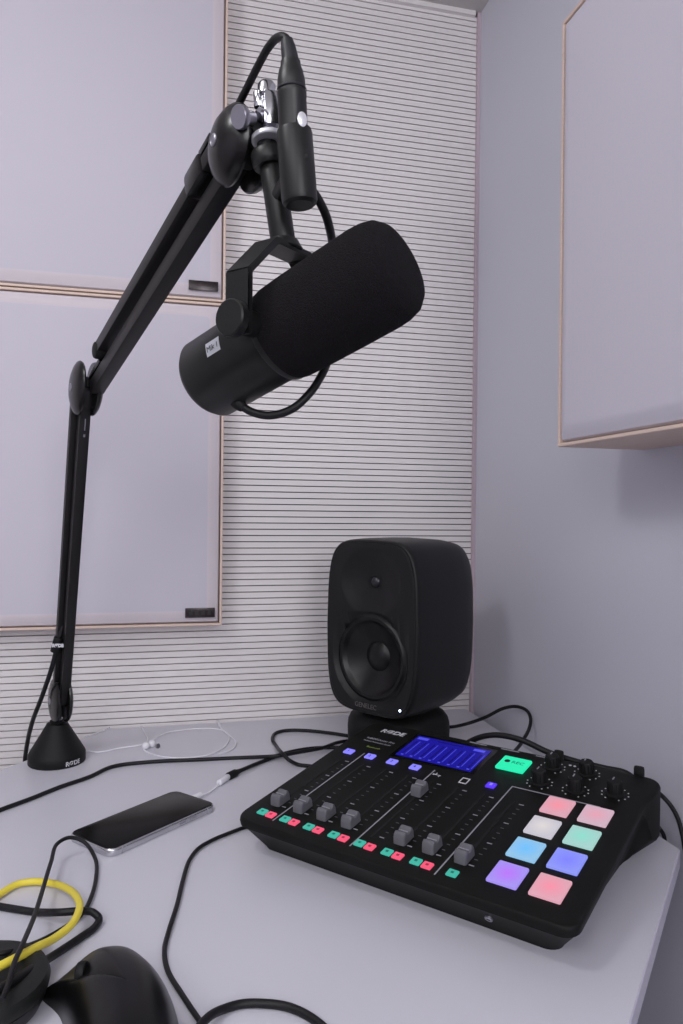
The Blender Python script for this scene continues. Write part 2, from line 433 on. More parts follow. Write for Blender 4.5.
ln = bmesh.new()
pbox(41.5, 96, .12, (1.3, 168, .25), bm=ln); pbox(135.5, 96, .12, (1.3, 168, .25), bm=ln)
pbox(224.5, 97.5, .12, (1.3, 173, .25), bm=ln); pbox(269.5, 184, .12, (91, 1.3, .25), bm=ln)
mobj('divider_lines', ln, M['grey_print'], smooth=False)
def button(name, u, v, s, m_, h=1.6, icon=None, bev=1.0):
    b = mobj(name, pbox(u, v, h / 2, (s[0], s[1], h + .6), bev, 3), m_)
    return b
for k in range(8):
    u = 22 + 30 * k; 
    if k == 7: u = 237.7
    b = button('solo_button', u, 19.2, (9.6, 9.0), M['green'])
    mobj('button_icon', pbox(u, 19.2, 1.95, (2.6, 2.6, .3)), mat('green_icon', (30, 120, 108), .6) if k == 0 else bpy.data.materials['green_icon'], b, smooth=False)
    if k < 7:
        b = button('mute_button', u + 11.6, 18.6, (9.6, 9.0), M['pink'])
        mobj('button_icon', pbox(u + 11.6, 18.6, 1.95, (2.6, 2.6, .3)), mat('pink_icon', (176, 44, 74), .6) if k == 0 else bpy.data.materials['pink_icon'], b, smooth=False)
for k in range(4):
    u = 22.8 + 30.1 * k
    b = button('channel_button', u, 174.7, (11.5, 10.5), M['violet'])
    bmn = text_bm(str(k + 1), 6.5 * MM, .0001, frame_mtx(P(u - 2.0, 172.4, 2.0), (1, 0, 0), P(0, 1) - P(0, 0)))
    mobj('button_number', bmn, M['ink'], b, smooth=False)
b = button('sound_pad_button', 204.6, 174.8, (10, 10), M['deep_violet'])
mobj('button_icon', pbox(204.6, 175.5, 1.95, (2.6, 4.6, .3)), M['violet'], b, smooth=False)
# record button
b = button('record_button', 208.3, 227.8, (32.5, 29.5), M['rec'], h=3.2, bev=2.0)
ib = lathe([(0, 0), (3.2 * MM, 0), (3.2 * MM, .0003), (0, .0003)], P(200.3, 229.5, 3.45), P(0, 0, 1) - P(0, 0, 0), 20)
mobj('record_dot', ib, M['ink'], b, smooth=False)
mobj('record_lettering', text_bm('REC', 8.0 * MM, .0001, frame_mtx(P(205.5, 226.6, 3.55), (1, 0, 0), P(0, 1) - P(0, 0))), mat('rec_ink', (10, 120, 92), .6), b, smooth=False)
# pads
PC = {(0, 0): ((176, 92, 244), (150, 128, 232)), (1, 0): ((240, 128, 152), (214, 150, 166)),
      (0, 1): ((84, 182, 246), (128, 184, 222)), (1, 1): ((106, 112, 250), (122, 134, 236)),
      (0, 2): ((214, 208, 206), (190, 186, 196)), (1, 2): ((126, 214, 196), (152, 200, 192)),
      (0, 3): ((240, 134, 150), (212, 152, 168)), (1, 3): ((222, 150, 168), (200, 166, 182))}
PNM = {(0, 0): 'violet lit pad', (1, 0): 'coral pink lit pad', (0, 1): 'sky blue lit pad', (1, 1): 'royal blue lit pad', (0, 2): 'white lit pad', (1, 2): 'mint green lit pad', (0, 3): 'salmon pink lit pad', (1, 3): 'pale rose lit pad'}
for (i, j), (c0, c1) in PC.items():
    # a pad mesh in its own flat frame so that its glow is centred on it
    bmp = bmesh.new(); add_box(bmp, (0, 0, 0), (.0268, .0306, .0034), None, .0014, 3)
    o = obj('sound_pad', bmp, lit_pad('pad_glow', c0, c1, 1.0), mx_, world_space=False)
    o.location = P(279.4 + 36.9 * i, 39.2 + 41.8 * j, 1.0); o.rotation_euler = (SL, 0, 0)
    o['label'] = PNM[(i, j)]
# screen
sc_ = mobj('screen_bezel', pbox(124.5, 221, .25, (108, 68, .7), .3, 1), mat('bezel_gloss', (8, 8, 10), .15))
s2 = mobj('screen', pbox(124.5, 221, .75, (96, 57, .5)), M['screen'], smooth=False)
hi = bmesh.new(); lo = bmesh.new()
for k in range(8):
    u = 82.5 + 12 * k
    pbox(u, 217, 1.05, (2.0, 36, .2), bm=lo)
    pbox(u + 4, 217, 1.05, (.8, 36, .2), bm=hi)
    pbox(u + 1, 196.5, 1.05, (3.2, 2.2, .2), bm=hi)
pbox(86, 243.5, 1.05, (14, 6, .2), bm=hi); pbox(160, 243.5, 1.05, (14, 5.5, .2), bm=hi); pbox(122, 244.5, 1.05, (34, 2.4, .2), bm=lo)
mobj('screen_meters', hi, M['screen_hi'], s2, smooth=False); mobj('screen_columns', lo, M['screen_lo'], s2, smooth=False)
# knobs with rings of printed dots
dots = bmesh.new()
for (u, v) in ((246.5, 204), (247, 243), (284, 205), (283.5, 245), (320.5, 216)):
    prof = [(0, 0), (9.4, 0), (9.4, 1.5), (7.6, 2.6), (7.1, 13.4), (6.4, 14.6), (0, 14.8)]
    bmk = lathe([(r * MM, h * MM) for r, h in prof], P(u, v, -.2), P(0, 0, 1) - P(0, 0, 0), 28)
    for q in range(12):
        a = q * PI / 6
        pbox(u + 7.2 * math.cos(a), v + 7.2 * math.sin(a), 8, (1.0, 1.0, 10), bm=bmk)
    kn = mobj('knob', bmk, M['rubber'])
    mobj('pointer_line', pbox(u - 2, v + 3, 14.9, (1.2, 5, .5)), M['grey_print'], kn, smooth=False)
    for q in range(11):
        a = math.radians(-60 + 30 * q)
        c = (u + 13 * math.cos(a), v + 13 * math.sin(a))
        add_lathe(dots, [(0, 0), (.8 * MM, 0), (.8 * MM, .0003), (0, .0003)], P(c[0], c[1], .0), P(0, 0, 1) - P(0, 0, 0), 10)
mobj('knob_dots', dots, M['white_print'], smooth=False)
bi = bmesh.new()
for u in (262, 267):
    add_lathe(bi, [(0, 0), (1.5 * MM, 0), (1.5 * MM, .0004), (0, .0004)], P(u, 256, .0), P(0, 0, 1) - P(0, 0, 0), 12)
mobj('headphone_icon', bi, M['white_print'], smooth=False)
# lettering
px_, py_ = (1, 0, 0), P(0, 1) - P(0, 0)
mobj('logo', text_bm('RØDE', 12.5 * MM, .0001, frame_mtx(P(25, 240.5, .15), px_, py_), bold=.0003, shear=.1), M['white_print'], smooth=False)
mobj('lettering', text_bm('RØDECaster Pro', 5.6 * MM, .0001, frame_mtx(P(20, 217, .15), px_, py_)), M['grey_print'], smooth=False)
mobj('lettering', text_bm('Podcast Production Studio', 3.6 * MM, .0001, frame_mtx(P(20, 210, .15), px_, py_)), M['grey_print'], smooth=False)
mobj('green_lettering', text_bm('Bluetooth', 4.8 * MM, .0001, frame_mtx(P(33, 196, .15), px_, py_)), M['green_print'], smooth=False)
ic = bmesh.new()   # usb fork and phone outline
pbox(143, 171, .12, (9, .9, .2), bm=ic); pbox(141, 173, .12, (.9, 4, .2), bm=ic); pbox(146, 169.4, .12, (.9, 3.4, .2), bm=ic)
pbox(138.6, 171, .12, (2.2, 2.2, .2), bm=ic)
for a, b_, s in ((171, 172.5, (1.3, 11)), (179, 172.5, (1.3, 11)), (175, 178, (9, 1.5)), (175, 167, (9, 1.8))): pbox(a, b_, .12, (s[0], s[1], .2), bm=ic)
mobj('input_icons', ic, M['white_print'], smooth=False)
# front headphone jack on the undercut face
jo = Vector((287, 14.5, 14)) * MM; jd = Vector((0, -.62, -.6)).normalized() if False else Vector((0, -0.56, -0.83)).normalized()
jo = Vector((275, 11.0, 18.5)) * MM; jd = Vector((0, -0.74, -0.67)).normalized()
jk = mobj('headphone_jack', lathe([(1.9 * MM, .0003), (1.9 * MM, .0014), (3.0 * MM, .0014), (3.5 * MM, .0008), (3.5 * MM, -.0008)], jo, jd, 24), M['satin'])
mobj('jack_socket', lathe([(0, .0006), (1.9 * MM, .0006), (1.9 * MM, .001), (0, .001)], jo, jd, 20), M['slot'], jk)
# rear rim features: latches of the rear sockets
for u in (245, 331):
    mobj('rear_socket_latch', box(Vector((u, 266, 78)) * MM, (.011, .006, .014), bev=.003), M['rubber'])
vents = bmesh.new()
for u in (150, 190, 232): pbox(u, 262, .12, (22, 2.0, .3), bm=vents)
mobj('rear_labels', vents, M['grey_print'], smooth=False)

# ------------------------------------------------------------------ loudspeaker
sp_xy = W(408, 640, 1106); SPW, SPD, SPZ0, SPZ1 = 166.0, 184.0, 64.0, 312.0
SPH = SPZ1 - SPZ0
sp = thing('loudspeaker', 'small black studio monitor loudspeaker with rounded cabinet in the table corner', 'loudspeaker',
           Vector((sp_xy.x, sp_xy.y, 0)), math.radians(-55))
def se(sx, sz, y, n=6.0, N=96, cz=None):
    cz = (SPZ0 + SPH / 2) if cz is None else cz; out = []
    for i in range(N):
        a = 2 * PI * i / N; c, s = math.cos(a), math.sin(a)
        x = math.copysign(abs(c) ** (2 / n), c); z = math.copysign(abs(s) ** (2 / n), s)
        out.append(Vector((sx / 2 * x * (1 - .085 * z * z), y, cz + sz / 2 * z * (1 - .035 * x * x))) * MM)
    return out
def fr_(k, y): return se(SPW * k + (k - 1) * 0, SPH * (1 - (1 - k) * SPW / SPH), y)
hd = SPD / 2
rings = [fr_(.93, -hd + 1.0), fr_(.955, -hd + .2), fr_(.975, -hd + 1), fr_(.99, -hd + 3.5), fr_(1.0, -hd + 9), fr_(1.012, -hd + 40), fr_(1.01, -hd + 90), fr_(.985, -hd + 122), fr_(.94, -hd + 146), fr_(.85, -hd + 161), fr_(.70, -hd + 167)]
cabm = loft(rings, caps=False); cabm.verts.ensure_lookup_table(); cabm.faces.new([v for v in list(cabm.verts)[-96:]])
obj('cabinet', cabm, M['speaker'], sp, world_space=False, angle=.9)
# baffle: height field with two moulded dishes
tw, wf = (0, SPZ0 + SPH * .755), (0, SPZ0 + SPH * .325)
def depth(x, z):
    d = 0.0
    rt = math.hypot(x - tw[0], (z - tw[1]) * 1.12); rw = math.hypot(x - wf[0], z - wf[1])
    if rt < 54: d = max(d, 13.0 * (1 - (rt / 54) ** 2) ** 1.1)
    if rw < 68: d = max(d, 6.5 * min(1, (68 - rw) / 7.0) ** .7)
    return d
bm = bmesh.new(); NR, NA = 110, 96; prev = None
for i in range(NR + 1):
    k = i / NR * 0.935; ring = []
    if i == 0:
        ring = [bm.verts.new(Vector((0, -hd - .3 + depth(0, SPZ0 + SPH / 2), SPZ0 + SPH / 2)) * MM)]
    else:
        for p in se(SPW * k, (SPH * (1 - .065 * SPW / SPH)) * (i / NR), 0, n=2 + 4.0 * (i / NR) ** 1.5, N=NA):
            x, z = p.x / MM, p.z / MM
            ring.append(bm.verts.new(Vector((x, -hd - .3 + depth(x, z) + (.6 if i == NR else 0), z)) * MM))
    if prev:
        for q in range(NA):
            if len(prev) == 1: bm.faces.new((prev[0], ring[q], ring[(q + 1) % NA]))
            else: bm.faces.new((prev[q], ring[q], ring[(q + 1) % NA], prev[(q + 1) % NA]))
    prev = ring
def wr(f): c = f.calc_center_median() / MM; return math.hypot(c.x - wf[0], c.z - wf[1])
bmesh.ops.delete(bm, geom=[f for f in bm.faces if wr(f) < 59], context='FACES')
# closes the baffle behind so that it is a solid moulding
back = [bm.verts.new(v.co + Vector((0, .006, 0)) - Vector((v.co.x * .02, 0, 0))) for v in prev]
for q in range(NA): bm.faces.new((prev[q], back[q], back[(q + 1) % NA], prev[(q + 1) % NA]))
obj('front_baffle', bm, M['speaker'], sp, world_space=False, angle=.7)
fy = Vector((0, -1, 0))
cone = obj('woofer_cone', lathe([(r * 1.0 * MM, h * MM) for r, h in ((0, -6), (8, -6.8), (16, -9.5), (21, -13.5), (47, -2), (49, 0), (53, 4.0), (57, 4.4), (60, 2.0), (61, 1.7), (65.5, 1.4), (66.2, .8), (66.2, -1))], V(wf[0], -hd + 7.2, wf[1]), fy, 64), M['cone'], sp, world_space=False)
twr = obj('tweeter', lathe([(r * MM, h * MM) for r, h in ((12.5, -3), (12.5, 0), (10.8, 1), (9.8, -.5), (9.4, -.5), (8.6, 1.9), (6.6, 4.1), (3.6, 5.5), (0, 6.0))], V(tw[0], -hd + 13.2, tw[1]), fy, 40), M['dome'], sp, world_space=False)
obj('tweeter_surround', lathe([(r * MM, h * MM) for r, h in ((10.2, -.2), (10.2, 1.3), (13, 1.7), (15.5, .2), (15.5, -3))], V(tw[0], -hd + 13.4, tw[1]), fy, 40), M['rubber'], sp, world_space=False)
obj('power_light', lathe([(r * MM, h * MM) for r, h in ((1.6, -1), (1.6, .7), (1.0, 1.2), (0, 1.3))], V(55, -hd - .1, SPZ0 + 17), fy, 16), M['led'], sp, world_space=False)
obj('maker_lettering', text_bm('GENELEC', 9.4 * MM, .0002, frame_mtx(V(-25, -hd - .6, SPZ0 + 10), (1, 0, 0), (0, 0, 1))), mat('grey_badge', (96, 92, 92), .5), sp, world_space=False, smooth=False)
rings = []
for k, z in ((.94, 0), (.97, 1.5), (.98, 30), (.97, 40), (.93, 48), (.84, 55), (.70, 60), (.66, SPZ0 + 3)):
    rings.append([V(x * k, y * k, z) for x, y in rrect(-82, 62, -72, 54, 44, 10)])
obj('rubber_base', loft(rings), M['rubber'], sp, world_space=False)

# ------------------------------------------------------------------ boom arm
cone_c = V(-684, -147, 0)
B = W(60.5, 700, 1012); E = W(86, 387, 850); T = W(247, 149, 550)
BL, EL, EU = W(64.5, 697, 1006), W(86.0, 387, 848), W(95, 390, 842)
hdir = Vector((T.x - B.x, T.y - B.y, 0)).normalized(); NL = Vector((hdir.y, -hdir.x, 0))      # side of the arm that faces left
if NL.x > 0: NL = -NL
ba = thing('microphone_boom_arm', 'black jointed microphone boom arm standing on a conical base', 'boom arm', cone_c)
obj('base', lathe([(r * MM, h * MM) for r, h in ((0, 0), (37.2, 0), (37.8, 1), (37.8, 12), (37, 14), (15.5, 50), (14, 53), (10, 54), (10, 57), (0, 57))], cone_c, (0, 0, 1), 64), M['rubber'], ba)
az = math.radians(-66)
def on_cone(a, z): return cone_c + Vector((38.0 * MM * math.cos(a), 38.0 * MM * math.sin(a), z * MM))
lg = bmesh.new(); tmp = text_bm('RØDE', 8.2 * MM, .0001, Matrix.Identity(4), bold=.0002)
for v in tmp.verts:
    a = az + v.co.x / (38.0 * MM); v.co = on_cone(a, 3.0 + v.co.y / MM) + Vector((math.cos(a), math.sin(a), 0)) * (v.co.z + .0001)
mtmp = bpy.data.meshes.new('t'); tmp.to_mesh(mtmp); tmp.free(); lg.from_mesh(mtmp); bpy.data.meshes.remove(mtmp)
obj('base_logo', lg, M['white_print'], ba, smooth=False)
obj('swivel_pin', rod(cone_c + V(0, 0, 55), Vector((cone_c.x, cone_c.y, B.z)) + V(0, 0, -6), .006), M['satin'], ba)
def bar(bm, a, b_, wn, wq, off_n=0.0, off_q=0.0, q=None, bev=.0015):
    a = Vector(a); b_ = Vector(b_); t_ = (b_ - a).normalized()
    n1 = (NL - t_ * NL.dot(t_)).normalized(); q = t_.cross(n1).normalized()
    if q.dot(-hdir + Vector((0, 0, 1))) < 0: q = -q
    R_ = Matrix((n1, q, n1.cross(q))).transposed()
    add_box(bm, (a + b_) / 2 + n1 * off_n + q * off_q, (wn, wq, (b_ - a).length), R_, bev, 2)
    return q
tl = (EL - BL).normalized(); tu = (T - EU).normalized()
# lower section
bm = bmesh.new(); bar(bm, BL - tl * .008, EL + tl * .004, .0125, .0135); lo_bar = obj('lower_bar', bm, M['arm'], ba)
bm = bmesh.new(); bar(bm, BL + tl * .012, EL - tl * .018, .0085, .010, off_q=.0135, off_n=.0085); obj('lower_tension_rod', bm, M['arm'], ba)
bm = bmesh.new()
qv = bar(bm, EL - tl * .050, EL - tl * .036, .001, .002, off_q=-.0069, bev=0); bar(bm, EL - tl * .058, EL - tl * .055, .002, .002, off_q=-.0069, bev=0)
obj('bar_rivets', bm, M['satin'], ba, smooth=False)
# upper section
bm = bmesh.new(); bar(bm, EU + tu * .004, T + tu * .002, .0155, .0165, bev=.003); obj('upper_bar', bm, M['arm'], ba)
RQ, RN = .0222, .0064
bm = bmesh.new(); bar(bm, EU + tu * .053, T - tu * .020, .0138, .0132, off_q=RQ, off_n=RN); obj('upper_tension_rod', bm, M['arm'], ba)
Lu = (T - EU).length
bm = bmesh.new(); bar(bm, EU + tu * (Lu * .800), EU + tu * (Lu * .880), .0170, .0205, off_q=RQ + .0012, off_n=RN + .001, bev=.004); bar(bm, EU + tu * (Lu * .868), EU + tu * (Lu * .925), .008, .0055, off_q=RQ + .0130, off_n=RN + .002, bev=.001)
obj('cable_clip', bm, M['joint'], ba)
qu = tu.cross(NL).normalized()
if qu.z < 0: qu = -qu
obj('rod_end', lathe(cyl_prof(.0095, .016, .003), EU + tu * .050 + qu * (RQ - .001) + NL * (RN - .008), NL, 24), M['rubber'], ba)
bm = bmesh.new(); bar(bm, EU + tu * .006, EU + tu * .045, .008, .006, off_q=RQ - .010, off_n=.004); obj('rod_link', bm, M['joint'], ba)
bm = bmesh.new(); bar(bm, EU + tu * .000, EU + tu * .040, .006, .016, off_q=.012, off_n=.0); obj('rod_yoke', bm, M['joint'], ba)
# joints: a lens-shaped cap each side of the bars
def joint(C, R_, off, thick, elong=1.12, axis=None, xd=None, off_r=None):
    off_l = off
    for s in (1, -1):
        off = off_l if s > 0 or off_r is None else off_r
        prof = [(0, thick), (R_ * .35, thick * .97), (R_ * .62, thick * .80), (R_ * .84, thick * .52), (R_ * .96, thick * .25), (R_, 0), (R_ * .97, -.0020), (R_ * .80, -.003), (0, -.003)]
        c = obj('joint_cap', lathe(prof, C + NL * s * off, NL * s, 48, sx=elong, xdir=xd), M['joint'], ba)
        sc = obj('screw', lathe([(.0046, -.001), (.0046, .0006), (.0036, .0012), (.0024, .0004), (0, .0004)], C + NL * s * (off + thick - .0002), NL * s, 20), M['satin'], c)
joint(B, .0290, .0075, .0065, 1.08, xd=tl)
joint(E + tl * -.002, .0280, .0085, .0085, 1.12, xd=tl)
joint(T + V(0, 0, -1), .0268, .0120, .0150, 1.10, xd=(tu + Vector((0, 0, 1.0))).normalized(), off_r=.0075)
obj('joint_axle', rod(B - NL * .009, B + NL * .009, .010), M['rubber'], ba)
obj('joint_axle', rod(E - NL * .009, E + NL * .009, .012), M['rubber'], ba)
obj('joint_axle', rod(T - NL * .009, T + NL * .0165, .014), M['rubber'], ba)
bm = bmesh.new(); add_box(bm, E - Vector((0, 0, .010)) + NL * 0, (.017, .020, .026), Matrix((NL, NL.cross(tl), tl)).transposed(), .004)
obj('elbow_block', bm, M['joint'], ba)
# mic mount at the tip: chrome swivel
S0 = W(262, 121, 527); top_ = W(266.5, 88, 527); bot = W(269, 150, 527)
obj('tip_bracket', rod(T + tu * .012 - qu * .004, S0 + V(0, 0, -4), .0085, .001), M['rubber'], ba)
sw = obj('mount_swivel', rod(W(261, 119, 522), W(282, 116, 536), .0075, .001), M['chrome'], ba)
kk = obj('clamp_screw', lathe([(r * MM, h * MM) for r, h in ((0, 0), (7.6, 0), (8.0, .6), (8.0, 4.0), (7.0, 5), (5.0, 5.6), (4.6, 14), (0, 14))], W(238, 117, 513), (W(262, 119, 528) - W(238, 117, 512)), 32), M['satin'], ba)
obj('mount_block', box(W(272, 113, 527), (.014, .018, .024), bev=.002), M['chrome'], ba)
obj('mount_stud', rod(bot, top_, .0048, .0008), M['chrome'], ba)
bm = bmesh.new()
for k in range(9):
    p_ = bot.lerp(top_, .04 + .03 * k); add_lathe(bm, [(.0048, -.0004), (.0056, 0), (.0048, .0004)], p_, top_ - bot, 20)
obj('stud_thread', bm, M['satin'], ba)
obj('stud_tip', lathe([(0, 0), (.0055, 0), (.0065, .001), (.0065, .008), (.0052, .010), (0, .010)], W(266.5, 97, 527), (0, 0, 1), 24), M['chrome'], ba)
obj('stud_tip', rod(W(259, 108, 527), W(258, 92, 527), .0035, .0006), M['chrome'], ba)
obj('lock_ring', lathe([(.0050, 0), (.0125, 0), (.0132, .0008), (.0132, .0030), (.0125, .0038), (.0050, .0038)], W(270, 143, 525), (0, .12, 1), 40), M['white_metal'], ba)

# cable tied to the lower arm and running down behind the table
mc = thing('arm_cable', 'black microphone cable tied to the lower boom arm, dropping behind the table edge', 'cable', Vector((cone_c.x - .04, cone_c.y + .03, 0)))
pts = [W(63.5, 622, 972), W(58, 643, 972), W(52, 667, 984), W(42.5, 695, 1010), W(33, 720, 1045), W(27.5, 742, 1090), W(24.8, 764, 1120), W(25, 830, 1150)]
obj('cable_sheath', tube(pts, .0031), M['cable'], mc)
tie = obj('cable_tie', rod(W(55, 652, 972), W(59, 637, 971), .0062, .001), M['rubber'], mc)
obj('tie_lettering', text_bm('RØDE', 5.6 * MM, .0002, frame_mtx(W(52.0, 647, 961), RIGHT, UP), bold=.0004), M['white_print'], tie, smooth=False)

# ------------------------------------------------------------------ microphone
R0 = W(205.5, 381.5, 570); R1 = W(398, 265, 472); ax = (R1 - R0).normalized(); L = (R1 - R0).length
mi = thing('broadcast_microphone', 'large black broadcast microphone with foam windscreen hanging in a yoke', 'microphone', R0.lerp(R1, .45))
rr = .0308
body = obj('body', lathe([(0, -.0005), (rr * .80, -.0005), (rr * .86, .0002), (rr * .90, .0015), (rr, .006), (rr, L * .46), (rr * .97, L * .47), (rr * .97, L * .5), (0, L * .5)], R0, ax, 72), M['mic'], mi)
obj('retaining_ring', lathe([(rr * .95, L * .425), (rr * 1.065, L * .425), (rr * 1.08, L * .43), (rr * 1.08, L * .452), (rr * 1.04, L * .457), (rr * .95, L * .457)], R0, ax, 72), M['mic'], mi)
fw = .0347
ws = [(rr * .9, L * .45), (fw * .965, L * .452), (fw * .985, L * .47), (fw, L * .55), (fw * 1.01, L * .75), (fw * 1.01, L * .90), (fw * .99, L * .945), (fw * .93, L * .985), (fw * .80, L * 1.012), (fw * .55, L * 1.027), (fw * .25, L * 1.033), (0, L * 1.034)]
obj('foam_windscreen', lathe(ws, R0, ax, 96), M['foam'], mi)
# sticker with hand-typed name, wrapped on the barrel
def wrap(al, da, rad):      # al: metres along the axis, da: angle from the up-left camera-facing direction
    e1 = (-FWD * .86 + Vector((0, 0, 1)) * .50); e1 = (e1 - ax * e1.dot(ax)).normalized(); e2 = ax.cross(e1)
    return R0 + ax * al + (e1 * math.cos(da) + e2 * math.sin(da)) * rad
st = bmesh.new(); nn = 8
A0, A1, D0, D1 = L * .190, L * .265, .14, .48
g_ = [[st.verts.new(wrap(A0 + (A1 - A0) * i, D0 + (D1 - D0) * j / nn, rr + .0003)) for j in range(nn + 1)] for i in (0, 1)]
for j in range(nn): st.faces.new((g_[0][j], g_[0][j + 1], g_[1][j + 1], g_[1][j]))
bmesh.ops.solidify(st, geom=st.faces[:], thickness=-.0002)
stk = obj('sticker', st, M['paper'], mi)
tb = text_bm('Mik 1', 6.0 * MM, .00005, Matrix.Identity(4))
for v in tb.verts: v.co = wrap(A0 + .0010 + v.co.x * .86, D1 - .10 - v.co.y / rr, rr + .0007 + v.co.z)
obj('sticker_lettering', tb, M['ink'], stk, smooth=False)
# yoke
PV = R0.lerp(R1, .45); pa = Vector((ax.y, -ax.x, 0)).normalized()
if pa.x > 0: pa = -pa                          # points to the nearer, left side
zc = Vector((0, 0, 1)); yk = bmesh.new()
hw, hh, ch = .0485, .0620, .029
outline = [(hw, -.010), (hw, hh - ch), (hw - ch, hh), (-(hw - ch), hh), (-hw, hh - ch), (-hw, -.010)]
lean = (zc + ax * .0).normalized(); fdir = pa.cross(lean).normalized()
inn = [(hw - .0045, -.010), (hw - .0045, hh - ch - .002), (hw - ch - .002, hh - .0045), (-(hw - ch - .002), hh - .0045), (-(hw - .0045), hh - ch - .002), (-(hw - .0045), -.010)]
loop = outline + inn[::-1]
rings = [[PV + pa * a + lean * b_ + fdir * f for a, b_ in loop] for f in (-.0105, .0105)]
yk = bmesh.new(); R2 = [[yk.verts.new(p) for p in r] for r in rings]; N = len(loop)
for i in range(N): yk.faces.new((R2[0][i], R2[0][(i + 1) % N], R2[1][(i + 1) % N], R2[1][i]))
for i in range(5):
    for r in R2: yk.faces.new((r[i], r[i + 1], r[N - 2 - i], r[N - 1 - i]))
bmesh.ops.bevel(yk, geom=yk.edges[:], offset=.0006, segments=2, affect='EDGES')
obj('yoke', yk, M['mic'], mi)
for s in (1, -1):
    obj('yoke_knob', lathe([(r * MM, h * MM) for r, h in ((0, -4), (7, -4), (7, 0), (11.6, 0), (12.4, .8), (12.4, 6.6), (11.4, 7.6), (0, 7.9))], PV + pa * s * hw, pa * s, 40), M['mic'], mi)
    obj('yoke_washer', rod(PV + pa * s * (rr - .001), PV + pa * s * (hw - .004), .009), M['rubber'], mi)
# stem from the yoke to the arm's stud
Ytop = PV + lean * (hh - .001); pole_top = W(271, 160, 527)
obj('stem', rod(Ytop, pole_top, .0089, .001), M['mic'], mi)
obj('stem_foot', lathe([(r * MM, h * MM) for r, h in ((0, 0), (13, 0), (13.5, 1), (11, 5), (10, 7), (0, 7))], Ytop - V(0, 0, 1), lean, 32), M['mic'], mi)
obj('stem_collar', lathe([(r * MM, h * MM) for r, h in ((0, 0), (11.5, 0), (12.6, 2), (13.0, 4), (13.0, 10), (12, 12), (8, 13), (7.5, 18), (0, 18))], W(271, 168, 527), (pole_top - Ytop), 36), M['mic'], mi)
# output socket beside the stem
x0_, x1_ = W(300, 206, 492), W(294, 128, 492)
soc = obj('output_socket', lathe([(r * MM, h * MM) for r, h in ((0, 0), (9.2, 0), (11.4, 1.8), (12.0, 4), (12.0, 48), (11.6, 49.8), (9.4, 50), (9.4, 46), (0, 46))], x0_, x1_ - x0_, 44), M['mic'], mi)
obj('socket_screw', lathe([(.0016, -.001), (.0016, .0004), (0, .0004)], W(305.5, 156, 482), -FWD, 14), M['rubber'], soc)
obj('socket_bracket', rod(x0_.lerp(x1_, .5), Ytop.lerp(pole_top, .55), .006), M['mic'], mi)
obj('tail_lead', tube([W(312, 190, 500), W(318, 199, 504), W(325, 213, 512), W(330, 230, 525), W(334, 260, 560), W(336, 320, 575), W(328, 360, 560), W(320, 378, 552), W(309, 394, 546), W(292, 409, 544), W(270, 415.5, 546), W(252, 412, 548), W(240, 405, 549)], .0031), M['cable'], mi)
obj('lead_grommet', lathe([(r * MM, h * MM) for r, h in ((0, -4), (5.2, -4), (5.2, 0), (4.2, 4), (3.2, 6), (0, 6))], W(238, 403, 549), (W(246, 411, 548) - W(238, 403, 549)), 20), M['rubber'], mi)

# ------------------------------------------------------------------ cable plugged into the microphone
c0 = W(293.3, 131, 492); c1 = W(290.5, 62, 492); c2 = W(287, 40, 492); cd = (c1 - c0).normalized()
xp = thing('connector_cable', 'black cable with cable plug rising from the microphone socket and looping behind the arm joint', 'cable', c0)
ln_ = (c1 - c0).length / MM
xb = obj('plug_shell', lathe([(r * MM, h * MM) for r, h in ((0, -3), (8.9, -3), (9.5, -1), (9.7, 0), (9.7, 22), (9.9, 22.6), (9.9, 25), (9.2, 25.6), (9.4, 30), (9.2, 34), (8, 40), (6.8, 43), (6.6, ln_), (0, ln_))], c0, cd, 44), M['black'], xp)
obj('plug_boot', tube([c1 - cd * .008, c1, c2.lerp(c1, .3), c2], lambda s: (.0068 - .0028 * s)), M['plug'], xp)
obj('plug_ring', lathe([(.0097, 0), (.0100, .0004), (.0100, .0012), (.0097, .0016)], c0 + cd * .0262, cd, 40), M['plug'], xp)
lt = obj('release_latch', lathe([(0, 0), (.0034, 0), (.0034, .0006), (.0026, .0012), (0, .0014)], W(302.0, 119.5, 482) , (-FWD * .9 + RIGHT * .45), 24, sx=1.45, xdir=UP), M['white_metal'], xp)
obj('cable_sheath', tube([c2 - (c2 - c1).normalized() * .004, c2, W(283.5, 37, 494), W(277, 38, 500), W(268, 48, 510), W(257, 68, 522), W(247, 88, 533), W(238, 106, 545), W(230, 125, 558), W(222, 150, 568)], .0028), M['cable'], xp)

# ------------------------------------------------------------------ phone
pc = [Zp(71, 833, 8), Zp(172.7, 791.4, 8), Zp(214, 804, 8), Zp(113, 848, 8)]
cen = sum(pc, Vector()) / 4; ex = ((pc[1] - pc[0]) + (pc[2] - pc[3])).normalized()
ph = thing('smartphone', 'smartphone with dark glass and silver rim lying flat on the table', 'smartphone', Vector((cen.x, cen.y, 0)), math.atan2(ex.y, ex.x))
rings = []
for ins, z in ((1.6, 0), (.5, .6), (0, 2.2), (0, 5.6), (.5, 7.2), (1.3, 7.9)):
    rings.append([V(x, y, z) for x, y in rrect(-75.5 + ins, 75.5 - ins, -35.8 + ins, 35.8 - ins, 11 - ins, 8)])
rim = obj('rim', loft(rings), M['phone'], ph, world_space=False)
obj('glass_front', loft([[V(x, y, z) for x, y in rrect(-74 + i, 74 - i, -34.4 + i, 34.4 - i, 10, 8)] for i, z in ((0, 7.5), (0, 8.1), (.6, 8.4))]), M['glass'], ph, world_space=False)
for x in (38, 22): obj('side_button', box(V(x, -35.8, 4), (.009, .0012, .0022), bev=.0004), M['satin'], rim, world_space=False)
bm = bmesh.new()
